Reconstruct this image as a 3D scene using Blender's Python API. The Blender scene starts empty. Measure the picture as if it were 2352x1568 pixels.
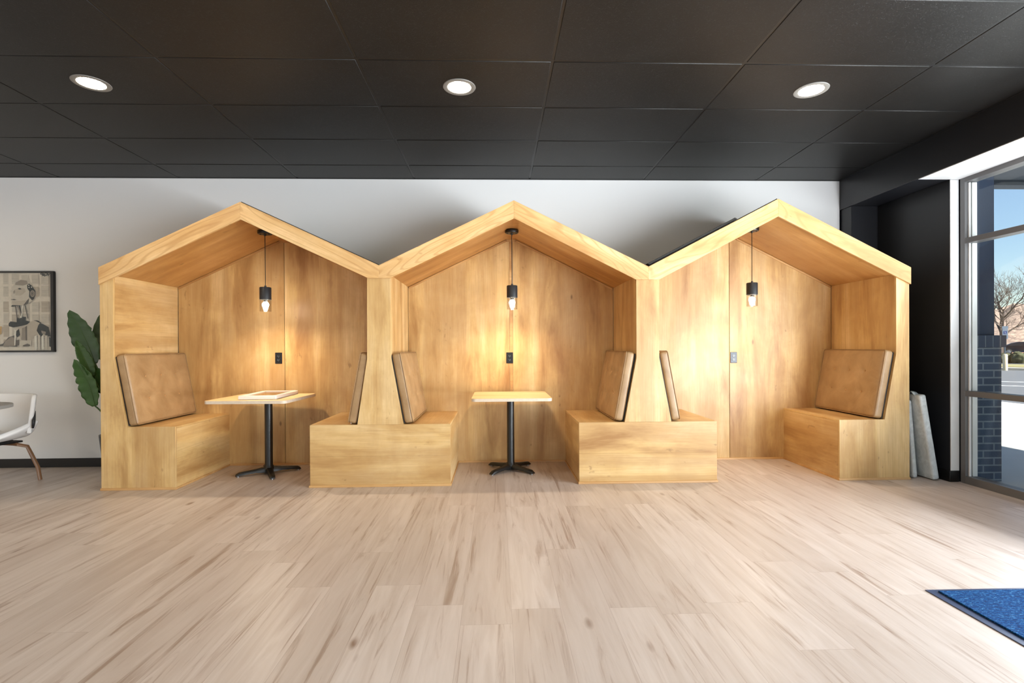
import bpy, bmesh, math, random
from mathutils import Vector, Matrix, Euler

S = bpy.context.scene
COL = S.collection
PI = math.pi

# ------------------------------------------------------------------ camera
cam = bpy.data.cameras.new('camera')
cam.sensor_fit = 'HORIZONTAL'
cam.sensor_width = 36.0
cam.lens = 36.0 * 1164.67 / 2352.0
cam.shift_y = 0.00759
cam.clip_start = 0.05
cam.clip_end = 600
camo = bpy.data.objects.new('camera', cam)
COL.objects.link(camo)
RX, UP, FW = (Vector((0.99952779, -0.03020338, -0.00565213)), Vector((0.00577079, 0.00384289, 0.99997596)),
              Vector((0.03018094, 0.99953639, -0.00401537)))
m = Matrix((RX, UP, -FW)).transposed().to_4x4()
m.translation = Vector((0, 0, 1.22))
camo.matrix_world = m
S.camera = camo

# ------------------------------------------------------------------ colour management, world, sun
vs = S.view_settings
S.display_settings.display_device = 'sRGB'
vs.view_transform = 'Standard'
vs.look = 'None'
vs.exposure = 0.2
vs.gamma = 1.0
vs.use_curve_mapping = False
SKY_STRENGTH = 0.16
SUN_STRENGTH = 13.0
DOWNLIGHT = 175.0
PENDANT = 150.0
BEAM = 36.0
ADDED_DAY_POWER = 420.0
LAMP_COL = (1.0, 0.83, 0.61)
BULB_COL = (1.0, 0.80, 0.56)
w = bpy.data.worlds.new('sky')
S.world = w
w.use_nodes = True
nt = w.node_tree
bg = nt.nodes['Background']
sky = nt.nodes.new('ShaderNodeTexSky')
sky.sky_type = 'NISHITA'
sky.sun_disc = False
sky.sun_elevation = math.radians(40)
sky.sun_rotation = math.radians(135)
sky.air_density = 1.0
sky.dust_density = 0.4
sky.ozone_density = 2.0
nt.links.new(sky.outputs[0], bg.inputs[0])
bg.inputs[1].default_value = SKY_STRENGTH
sl = bpy.data.lights.new('sun', 'SUN')
sl.energy = SUN_STRENGTH
sl.angle = math.radians(0.6)
sl.color = (1.0, 0.95, 0.86)
so = bpy.data.objects.new('sun', sl)
COL.objects.link(so)
so.rotation_euler = Vector((-1.0, 1.0, -1.19)).to_track_quat('-Z', 'Y').to_euler()
so.location = (12, -8, 14)


def added_daylight_lamp(loc, sx, sy, rot, power, color):
    a = bpy.data.lights.new('added_daylight_lamp', 'AREA')
    a.shape = 'RECTANGLE'
    a.size, a.size_y = sx, sy
    a.energy = power
    a.color = color
    o = bpy.data.objects.new('added_daylight_lamp', a)
    COL.objects.link(o)
    o.location = loc
    o.rotation_euler = rot
    return o


# unseen area lamps added to brighten the room, standing in for window daylight
added_daylight_lamp((4.22, -0.15, 1.4), 2.5, 7.1, (0, PI / 2 + math.radians(33), 0), ADDED_DAY_POWER * 1.9, (0.90, 0.95, 1.0))  # added lamp at the storefront glazing of the right wall
# added lamp in place of light thrown up by sunlit paving onto the ceiling
added_daylight_lamp((4.22, -0.2, 0.5), 0.8, 6.0, (0, PI / 2 + math.radians(52), 0), ADDED_DAY_POWER * 0.7, (0.95, 0.97, 1.0))
added_daylight_lamp((-1.5, -5.4, 1.5), 9.0, 2.5, (PI / 2, 0, 0), ADDED_DAY_POWER * 0.08, (0.93, 0.96, 1.0))  # added lamp at an assumed opening in the front wall behind the camera

cy = S.cycles
cy.max_bounces = 10
cy.diffuse_bounces = 5
cy.glossy_bounces = 4
cy.transparent_max_bounces = 12
cy.caustics_reflective = False
cy.caustics_refractive = False
cy.sample_clamp_indirect = 6.0

# ------------------------------------------------------------------ node helpers / materials


def lin(r, g, b):
    f = lambda c: (c / 255.0 / 12.92) if c <= 10 else ((c / 255.0 + 0.055) / 1.055) ** 2.4
    return (f(r), f(g), f(b), 1.0)


class NT:
    def __init__(self, name):
        self.m = bpy.data.materials.new(name)
        self.m.use_nodes = True
        self.t = self.m.node_tree
        self.b = self.t.nodes['Principled BSDF']

    def n(self, kind, **kw):
        x = self.t.nodes.new(kind)
        for k, v in kw.items():
            setattr(x, k, v)
        return x

    def set(self, sock, v):
        if hasattr(v, 'is_output'):
            self.t.links.new(v, sock)
        else:
            sock.default_value = v

    def math(self, op, a, b=0.0, c=0.0):
        x = self.n('ShaderNodeMath', operation=op)
        self.set(x.inputs[0], a)
        self.set(x.inputs[1], b)
        self.set(x.inputs[2], c)
        return x.outputs[0]

    def comb(self, x, y, z):
        c = self.n('ShaderNodeCombineXYZ')
        for i, v in enumerate((x, y, z)):
            self.set(c.inputs[i], v)
        return c.outputs[0]

    def vmul(self, v, s):
        x = self.n('ShaderNodeVectorMath', operation='MULTIPLY')
        self.set(x.inputs[0], v)
        x.inputs[1].default_value = s
        return x.outputs[0]

    def vadd(self, v, s):
        x = self.n('ShaderNodeVectorMath', operation='ADD')
        self.set(x.inputs[0], v)
        self.set(x.inputs[1], s)
        return x.outputs[0]

    def noise(self, v, scale, detail=4.0, rough=0.55, dist=0.0):
        x = self.n('ShaderNodeTexNoise')
        self.set(x.inputs['Vector'], v)
        x.inputs['Scale'].default_value = scale
        x.inputs['Detail'].default_value = detail
        x.inputs['Roughness'].default_value = rough
        x.inputs['Distortion'].default_value = dist
        return x.outputs['Fac']

    def ramp(self, f, stops, interp='LINEAR'):
        x = self.n('ShaderNodeValToRGB')
        self.set(x.inputs[0], f)
        cr = x.color_ramp
        cr.interpolation = interp
        while len(cr.elements) < len(stops):
            cr.elements.new(0.5)
        for e, (p, c) in zip(cr.elements, stops):
            e.position = p
            e.color = c if isinstance(c, tuple) else (c, c, c, 1)
        return x.outputs[0]

    def mix(self, f, a, b, mode='MIX'):
        x = self.n('ShaderNodeMix', data_type='RGBA', blend_type=mode)
        self.set(x.inputs[0], f)
        self.set(x.inputs[6], a)
        self.set(x.inputs[7], b)
        return x.outputs[2]

    def obj(self):
        return self.n('ShaderNodeTexCoord').outputs['Object']

    def pos(self):
        return self.n('ShaderNodeNewGeometry').outputs['Position']

    def rnd(self):
        return self.n('ShaderNodeObjectInfo').outputs['Random']

    def base(self, c, rough=0.5, metal=0.0, spec=None):
        self.set(self.b.inputs['Base Color'], c)
        self.set(self.b.inputs['Roughness'], rough)
        self.set(self.b.inputs['Metallic'], metal)
        if spec is not None:
            self.b.inputs['Specular IOR Level'].default_value = spec

    def bump(self, h, strength=0.2, dist=0.01):
        x = self.n('ShaderNodeBump')
        x.inputs['Strength'].default_value = strength
        x.inputs['Distance'].default_value = dist
        self.set(x.inputs['Height'], h)
        self.t.links.new(x.outputs[0], self.b.inputs['Normal'])


def plain(name, c, rough=0.5, metal=0.0, spec=None, var=0.06, scale=8.0, bump=0.0, bscale=120.0):
    k = NT(name)
    f = k.noise(k.obj(), scale, 3)
    c2 = tuple(max(0.0, x * (1 - var * 2)) for x in c[:3]) + (1,)
    k.base(k.mix(f, c2, c), rough, metal, spec)
    if bump:
        k.bump(k.noise(k.obj(), bscale, 3), bump, 0.004)
    return k.m


def wood(name, light, mid, dark, axis='Z', rough=0.36, blotch=0.5, slope=0.0, rings=0.0):
    """stained veneer plywood; axis is the grain direction, slope tilts it in the x-z plane"""
    k = NT(name)
    off = k.comb(k.math('MULTIPLY', k.rnd(), 7.3), k.math('MULTIPLY', k.rnd(), 3.1), k.math('MULTIPLY', k.rnd(), 5.7))
    ob = k.obj()
    if slope:
        sp = k.n('ShaderNodeSeparateXYZ')
        k.set(sp.inputs[0], ob)
        c, q = math.cos(slope), math.sin(slope)
        ob = k.comb(k.math('ADD', k.math('MULTIPLY', sp.outputs[0], c), k.math('MULTIPLY', sp.outputs[2], q)), sp.outputs[1],
                    k.math('SUBTRACT', k.math('MULTIPLY', sp.outputs[2], c), k.math('MULTIPLY', sp.outputs[0], q)))
    v = k.vadd(ob, off)
    s = {'X': (0.2, 1, 1), 'Y': (1, 0.2, 1), 'Z': (1, 1, 0.2)}[axis]
    s2 = {'X': (0.03, 1, 1), 'Y': (1, 0.03, 1), 'Z': (1, 1, 0.03)}[axis]
    vg = k.vmul(v, s)
    big = k.noise(vg, 4.2, 5, 0.6, 0.35)
    col = k.ramp(big, [(0.30, dark), (0.48, mid), (0.68, light)])
    fine = k.noise(k.vmul(v, s2), 90, 4, 0.65, 0.2)
    col = k.mix(k.math('MULTIPLY', k.ramp(fine, [(0.40, 0.0), (0.70, 1.0)]), 0.30), col, dark)
    # leaf-width veneer strips
    strip = k.noise(k.vmul(v, s2), 6.5, 1, 0.4, 0.0)
    col = k.mix(k.math('MULTIPLY', k.ramp(strip, [(0.44, 1.0), (0.56, 0.0)]), 0.34), col, dark)
    bl = k.noise(v, 2.0, 5, 0.62, 0.4)
    col = k.mix(k.math('MULTIPLY', k.ramp(bl, [(0.40, 1.0), (0.60, 0.0)]), blotch * 0.6), col, dark)
    if rings:
        wv = k.noise(k.vmul(v, s), 2.2, 2, 0.4, 0.6)
        rg_ = k.math('SINE', k.math('MULTIPLY', wv, 150.0))
        col = k.mix(k.math('MULTIPLY', k.ramp(rg_, [(0.55, 0.0), (1.0, 1.0)]), rings), col, dark)
    # short dark flecks along the grain
    fl = k.noise(k.vmul(v, tuple(0.5 if q < 0.5 else 1.0 for q in s)), 26, 2, 0.5, 0.3)
    fm = k.math('MULTIPLY', k.ramp(fl, [(0.66, 0.0), (0.74, 1.0)]), k.ramp(k.noise(v, 3.1, 2), [(0.52, 0.0), (0.62, 1.0)]))
    col = k.mix(k.math('MULTIPLY', fm, 0.45), col, tuple(q * 0.6 for q in dark[:3]) + (1,))
    # small dark knots
    vo = k.n('ShaderNodeTexVoronoi')
    k.set(vo.inputs['Vector'], k.vmul(v, tuple(0.45 if q < 0.5 else 1.0 for q in s)))
    vo.inputs['Scale'].default_value = 4.2
    kn = k.ramp(k.math('ADD', vo.outputs['Distance'], k.math('MULTIPLY', fine, 0.04)), [(0.045, 1.0), (0.085, 0.0)])
    km = k.math('MULTIPLY', kn, k.ramp(k.noise(v, 2.3, 1), [(0.50, 0.0), (0.56, 1.0)]))
    dd = tuple(q * 0.45 for q in dark[:3]) + (1,)
    col = k.mix(k.math('MULTIPLY', km, 0.75), col, dd)
    k.base(col, k.ramp(bl, [(0.2, rough + 0.10), (0.8, rough - 0.06)]), 0, 0.5)
    k.bump(fine, 0.04, 0.003)
    return k.m


M = {}
WL, WM, WD = lin(224, 196, 146), lin(206, 171, 114), lin(154, 112, 64)
for ax in 'XYZ':
    M['wood' + ax] = wood('stained_plywood_' + ax.lower(), WL, WM, WD, ax)
SLP = math.radians(25)
for nm, sg in (('l', 1), ('r', -1)):
    M['roofwood_' + nm] = wood('stained_plywood_soffit_' + nm, lin(208, 164, 106), lin(190, 144, 84), lin(156, 108, 56), 'X', 0.45, 0.4, SLP * sg)
    M['fascia_' + nm] = wood('pine_fascia_' + nm, lin(230, 198, 148), lin(214, 174, 118), lin(172, 126, 72), 'X', 0.45, 0.4, SLP * sg, 0.45)
M['trimwood'] = wood('wood_trim', lin(212, 174, 120), lin(196, 154, 98), lin(160, 114, 64), 'X', 0.4, 0.3)
M['tabletop'] = wood('maple_laminate', lin(236, 212, 172), lin(228, 200, 156), lin(208, 174, 124), 'X', 0.4, 0.2)
M['tableedge'] = plain('plywood_edge', lin(222, 206, 186), 0.5, var=0.15, scale=40)
M['black_metal'] = plain('black_powder_coat', lin(10, 10, 11), 0.38, 0.0, 0.5, bump=0.05, bscale=400)
M['black_plastic'] = plain('black_plastic', lin(16, 16, 17), 0.3)
M['charcoal'] = plain('charcoal_shade', lin(36, 38, 42), 0.5)
M['steel'] = plain('glide_steel', lin(200, 200, 205), 0.3, 1.0)
M['white_paint'] = plain('wall_paint', lin(224, 224, 224), 0.75, var=0.015, scale=2.0, bump=0.03, bscale=260)
M['dark_paint'] = plain('black_wall_paint', lin(32, 33, 37), 0.34, var=0.08, scale=3.0, bump=0.04, bscale=260)
M['baseboard'] = plain('black_vinyl_base', lin(16, 15, 15), 0.35)
M['grid'] = plain('ceiling_grid_black', lin(14, 14, 14), 0.45)
M['alu'] = plain('grey_anodised_frame', lin(98, 98, 100), 0.42, 0.0, 0.5, var=0.04)
M['alu_pale_lit'] = plain('pale_sunlit_frame', lin(228, 229, 230), 0.45)  # pale twin of the grey frame; sunlight on the reveals is in its colour
M['white_fabric'] = plain('white_upholstery', lin(225, 223, 222), 0.8, var=0.03, scale=5, bump=0.05, bscale=500)
M['grey_top'] = plain('grey_laminate', lin(150, 147, 143), 0.5)
M['walnut'] = wood('walnut_leg', lin(150, 112, 78), lin(128, 92, 62), lin(98, 68, 44), 'Z', 0.45, 0.3)
M['white_frame'] = plain('white_lacquer', lin(236, 226, 216), 0.4)
M['black_frame'] = plain('black_picture_frame', lin(20, 19, 18), 0.4)
M['soil'] = plain('potting_soil', lin(40, 30, 24), 0.95, var=0.3, scale=60)
M['stem'] = plain('plant_stem', lin(62, 92, 44), 0.5)
M['rubber'] = plain('mat_rubber', lin(44, 62, 96), 0.45)
M['plate_white'] = plain('sign_white', lin(235, 238, 240), 0.5)
M['sign_blue'] = plain('sign_blue', lin(30, 80, 170), 0.5)
M['galv'] = plain('galvanised_post', lin(150, 160, 168), 0.4, 0.6)
M['cream'] = plain('cream_bollard', lin(236, 214, 176), 0.6)
M['membrane'] = plain('roof_membrane', lin(30, 30, 31), 0.6)
M['socket'] = plain('socket_black', lin(26, 27, 29), 0.25)
M['film'] = plain('protective_film', lin(26, 36, 54), 0.3)
M['brass'] = plain('button_leather', lin(176, 132, 84), 0.4)
M['navy'] = plain('navy_stucco', lin(38, 52, 74), 0.9, var=0.1, scale=30, bump=0.3, bscale=160)


def leather(name, light, dark):
    k = NT(name)
    v = k.vadd(k.obj(), k.comb(k.rnd(), k.math('MULTIPLY', k.rnd(), 3.0), 0.0))
    f = k.noise(v, 5.5, 5, 0.6, 0.5)
    c = k.ramp(f, [(0.3, dark), (0.7, light)])
    k.base(c, k.ramp(k.noise(v, 9, 3), [(0.2, 0.36), (0.8, 0.5)]), 0, 0.5)
    fine = k.noise(v, 320, 3, 0.6)
    wr = k.noise(v, 16, 3, 0.5, 1.2)
    k.bump(k.math('ADD', k.math('MULTIPLY', fine, 0.35), wr), 0.12, 0.006)
    return k.m


M['leather'] = leather('tan_leather', lin(166, 135, 97), lin(138, 107, 71))


def plastic_wrap():
    k = NT('clear_wrap_over_grey')
    v = k.obj()
    f = k.noise(v, 9, 5, 0.65, 1.8)
    k.base(k.ramp(f, [(0.3, lin(178, 186, 190)), (0.7, lin(212, 219, 222))]), 0.22, 0, 0.6)
    k.bump(k.noise(k.vmul(v, (1, 1, 0.5)), 18, 3, 0.55, 2.0), 0.5, 0.010)
    return k.m


M['wrap'] = plastic_wrap()


def leaf_mat():
    k = NT('green_leaf')
    v = k.obj()
    f = k.noise(v, 6, 4)
    r = k.mix(f, lin(40, 74, 32), lin(74, 112, 54))
    r = k.mix(k.math('MULTIPLY', k.rnd(), 0.5), r, lin(26, 52, 26))
    k.base(r, 0.42, 0, 0.5)
    wv = k.n('ShaderNodeTexWave', wave_type='BANDS', bands_direction='Z')
    k.set(wv.inputs['Vector'], v)
    wv.inputs['Scale'].default_value = 22
    wv.inputs['Distortion'].default_value = 1.0
    k.bump(wv.outputs['Fac'], 0.15, 0.004)
    return k.m


M['leaf'] = leaf_mat()


def floor_mat():
    k = NT('light_plank_floor')
    sp = k.n('ShaderNodeSeparateXYZ')
    k.set(sp.inputs[0], k.pos())
    X, Y = sp.outputs[0], sp.outputs[1]
    PW, PL = 0.229, 1.52
    xs = k.math('DIVIDE', k.math('ADD', X, 20.09), PW)
    ix = k.math('FLOOR', xs)
    fx = k.math('FRACT', xs)
    wn = k.n('ShaderNodeTexWhiteNoise', noise_dimensions='1D')
    k.set(wn.inputs['W'], ix)
    ys = k.math('ADD', k.math('DIVIDE', k.math('ADD', Y, 30.0), PL), k.math('MULTIPLY', wn.outputs['Value'], 5.0))
    iy = k.math('FLOOR', ys)
    fy = k.math('FRACT', ys)
    w2 = k.n('ShaderNodeTexWhiteNoise', noise_dimensions='2D')
    k.set(w2.inputs['Vector'], k.comb(ix, iy, 0.0))
    rnd = w2.outputs['Value']
    off = k.comb(k.math('MULTIPLY', rnd, 37.0), k.math('MULTIPLY', rnd, 91.0), 0.0)
    P = k.vadd(k.comb(X, Y, 0.0), off)
    g1 = k.noise(k.vmul(P, (1.0, 0.10, 1)), 11.0, 6, 0.6, 0.9)
    g2 = k.noise(k.vmul(P, (1.0, 0.05, 1)), 48.0, 4, 0.6, 0.3)
    g3 = k.noise(k.vmul(P, (1.0, 0.055, 1)), 15.0, 5, 0.6, 1.6)
    A, B, D = lin(208, 198, 192), lin(187, 174, 165), lin(134, 108, 90)
    col = k.ramp(g1, [(0.30, B), (0.62, A)])
    col = k.mix(k.math('MULTIPLY', k.ramp(g2, [(0.42, 0.0), (0.8, 1.0)]), 0.35), col, B)
    # brown mineral streaks
    st = k.math('MULTIPLY', k.ramp(g3, [(0.545, 0.0), (0.65, 1.0)]), k.ramp(g1, [(0.40, 1.0), (0.60, 0.25)]))
    col = k.mix(k.math('MULTIPLY', st, 0.75), col, D)
    # knots
    vo = k.n('ShaderNodeTexVoronoi')
    k.set(vo.inputs['Vector'], k.vmul(P, (1.0, 0.42, 1)))
    vo.inputs['Scale'].default_value = 4.0
    kn = k.ramp(k.math('ADD', vo.outputs['Distance'], k.math('MULTIPLY', g2, 0.05)), [(0.06, 1.0), (0.125, 0.0)])
    kk = k.math('MULTIPLY', kn, k.ramp(k.noise(P, 1.9, 1), [(0.40, 0.0), (0.48, 1.0)]))
    col = k.mix(k.math('MULTIPLY', kk, 0.8), col, lin(112, 82, 60))
    # plank-to-plank tone
    col = k.mix(k.math('MULTIPLY', rnd, 0.42), col, lin(168, 153, 142))
    ex = k.math('MINIMUM', fx, k.math('SUBTRACT', 1.0, fx))
    ey = k.math('MINIMUM', fy, k.math('SUBTRACT', 1.0, fy))
    sx = k.math('LESS_THAN', k.math('MULTIPLY', ex, PW), 0.0011)
    sy = k.math('LESS_THAN', k.math('MULTIPLY', ey, PL), 0.0011)
    seam = k.math('MAXIMUM', sx, sy)
    col = k.mix(k.math('MULTIPLY', seam, 0.32), col, lin(120, 98, 80))
    k.base(col, k.ramp(g1, [(0.2, 0.42), (0.8, 0.34)]), 0, 0.45)
    k.bump(k.math('SUBTRACT', g2, seam), 0.06, 0.002)
    return k.m


M['floor'] = floor_mat()


def ceil_mat():
    k = NT('black_ceiling_tile')
    v = k.pos()
    f = k.noise(v, 2.2, 4)
    k.base(k.ramp(f, [(0.3, lin(17, 16, 15)), (0.7, lin(23, 22, 21))]), 0.45, 0, 0.26)
    g = k.noise(v, 130, 4, 0.7)
    h = k.ramp(k.noise(v, 60, 3, 0.6, 2.0), [(0.60, 1.0), (0.68, 0.0)])
    k.bump(k.math('ADD', k.math('MULTIPLY', g, 0.5), h), 0.35, 0.004)
    return k.m


M['ceiling'] = ceil_mat()


def mat_carpet():
    k = NT('blue_ribbed_carpet')
    sp = k.n('ShaderNodeSeparateXYZ')
    k.set(sp.inputs[0], k.obj())
    v = k.obj()
    n1 = k.noise(k.vmul(v, (0.5, 1, 1)), 150, 3, 0.7, 0.6)
    rib = k.math('ABSOLUTE', k.math('SINE', k.math('ADD', k.math('MULTIPLY', sp.outputs[1], 230.0), k.math('MULTIPLY', n1, 2.0))))
    c = k.ramp(n1, [(0.35, lin(0, 40, 92)), (0.55, lin(0, 78, 142)), (0.75, lin(96, 160, 206))])
    c = k.mix(k.math('MULTIPLY', k.ramp(rib, [(0.0, 1.0), (0.6, 0.0)]), 0.7), c, lin(4, 30, 66))
    k.base(c, 0.9, 0, 0.12)
    k.bump(k.math('ADD', rib, n1), 0.8, 0.006)
    return k.m


M['carpet'] = mat_carpet()


def glass_pane(name, tint=(0.97, 0.99, 0.98, 1), refl=1.0):
    k = NT(name)
    tr = k.n('ShaderNodeBsdfTransparent')
    tr.inputs[0].default_value = tint
    gl = k.n('ShaderNodeBsdfGlossy')
    gl.inputs['Roughness'].default_value = 0.02
    fr = k.n('ShaderNodeLayerWeight')
    fr.inputs['Blend'].default_value = 0.5
    ms = k.n('ShaderNodeMixShader')
    k.set(ms.inputs[0], k.math('MULTIPLY', k.math('ADD', k.math('MULTIPLY', k.math('POWER', fr.outputs['Facing'], 4.0), 0.7), 0.025), refl))
    k.t.links.new(tr.outputs[0], ms.inputs[1])
    k.t.links.new(gl.outputs[0], ms.inputs[2])
    k.t.links.new(ms.outputs[0], k.t.nodes['Material Output'].inputs['Surface'])
    return k.m


M['pane'] = glass_pane('window_glass')
M['lamp_glass'] = glass_pane('smoked_lamp_glass', (0.93, 0.92, 0.91, 1), 1.3)


def emit(name, c, s):
    k = NT(name)
    e = k.n('ShaderNodeEmission')
    e.inputs[0].default_value = tuple(c) + (1,)
    e.inputs[1].default_value = s
    k.t.links.new(e.outputs[0], k.t.nodes['Material Output'].inputs['Surface'])
    return k.m


M['lens'] = emit('downlight_lens_glow', LAMP_COL, DOWNLIGHT)
M['bulb'] = emit('bulb_glow', BULB_COL, PENDANT)
M['trim_grey'] = plain('downlight_trim', lin(120, 118, 114), 0.5)


def wood_reflection_glass():
    k = NT('brown_reflection_glass')
    f = k.noise(k.obj(), 4, 3)
    k.base(k.ramp(f, [(0.3, lin(104, 72, 48)), (0.7, lin(140, 100, 66))]), 0.08, 0, 0.6)  # brown of the wood mirrored in the glass, put into the colour
    return k.m


M['brown_art'] = wood_reflection_glass()


def brick_mat():
    k = NT('navy_painted_brick')
    sp = k.n('ShaderNodeSeparateXYZ')
    k.set(sp.inputs[0], k.pos())
    u = k.math('ADD', sp.outputs[0], sp.outputs[1])
    br = k.n('ShaderNodeTexBrick')
    k.set(br.inputs['Vector'], k.comb(k.math('ADD', u, 0.052), k.math('ADD', sp.outputs[2], 1.05), 0.0))
    br.inputs['Color1'].default_value = lin(44, 58, 80)
    br.inputs['Color2'].default_value = lin(56, 72, 94)
    br.inputs['Mortar'].default_value = lin(108, 118, 128)
    br.inputs['Scale'].default_value = 1.0
    br.inputs['Mortar Size'].default_value = 0.007
    br.inputs['Brick Width'].default_value = 0.205
    br.inputs['Row Height'].default_value = 0.0677
    k.base(br.outputs['Color'], 0.85)
    k.bump(k.math('SUBTRACT', k.noise(k.pos(), 60, 3), br.outputs['Fac']), 0.4, 0.01)
    return k.m


M['brick'] = brick_mat()
M['concrete'] = plain('pale_concrete', lin(205, 203, 198), 0.9, var=0.06, scale=3, bump=0.2, bscale=60)
M['asphalt'] = plain('grey_asphalt', lin(94, 97, 104), 0.95, var=0.1, scale=2, bump=0.2, bscale=60)
M['curb'] = plain('kerb_concrete', lin(214, 206, 190), 0.9)
M['grass'] = plain('dry_grass', lin(150, 142, 96), 0.95, var=0.2, scale=3)
def brush_mat():
    k = NT('winter_brush')
    v = k.pos()
    f = k.noise(k.vmul(v, (1, 1, 1.4)), 1.6, 8, 0.8, 0.0)
    k.base(k.ramp(f, [(0.34, lin(84, 70, 66)), (0.50, lin(150, 128, 116)), (0.68, lin(206, 182, 160))]), 0.95)
    return k.m


M['brush'] = brush_mat()
M['leaf_litter'] = plain('leaf_litter', lin(176, 132, 102), 0.95, var=0.2, scale=0.8)
M['bark'] = plain('grey_bark', lin(112, 98, 92), 0.9, var=0.2, scale=4)
M['hedge'] = plain('bush_leaves', lin(92, 94, 62), 0.9, var=0.4, scale=9, bump=0.8, bscale=14)
M['car_paint'] = plain('dark_car_paint', lin(40, 42, 52), 0.22, 0.3)
M['car_glass'] = plain('car_glass', lin(26, 30, 36), 0.08)
M['tyre'] = plain('tyre_rubber', lin(20, 20, 20), 0.8)
M['rim'] = plain('wheel_rim', lin(150, 152, 156), 0.3, 0.8)
M['canopy'] = plain('canopy_soffit', lin(60, 70, 84), 0.8)

# ------------------------------------------------------------------ mesh builder


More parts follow.
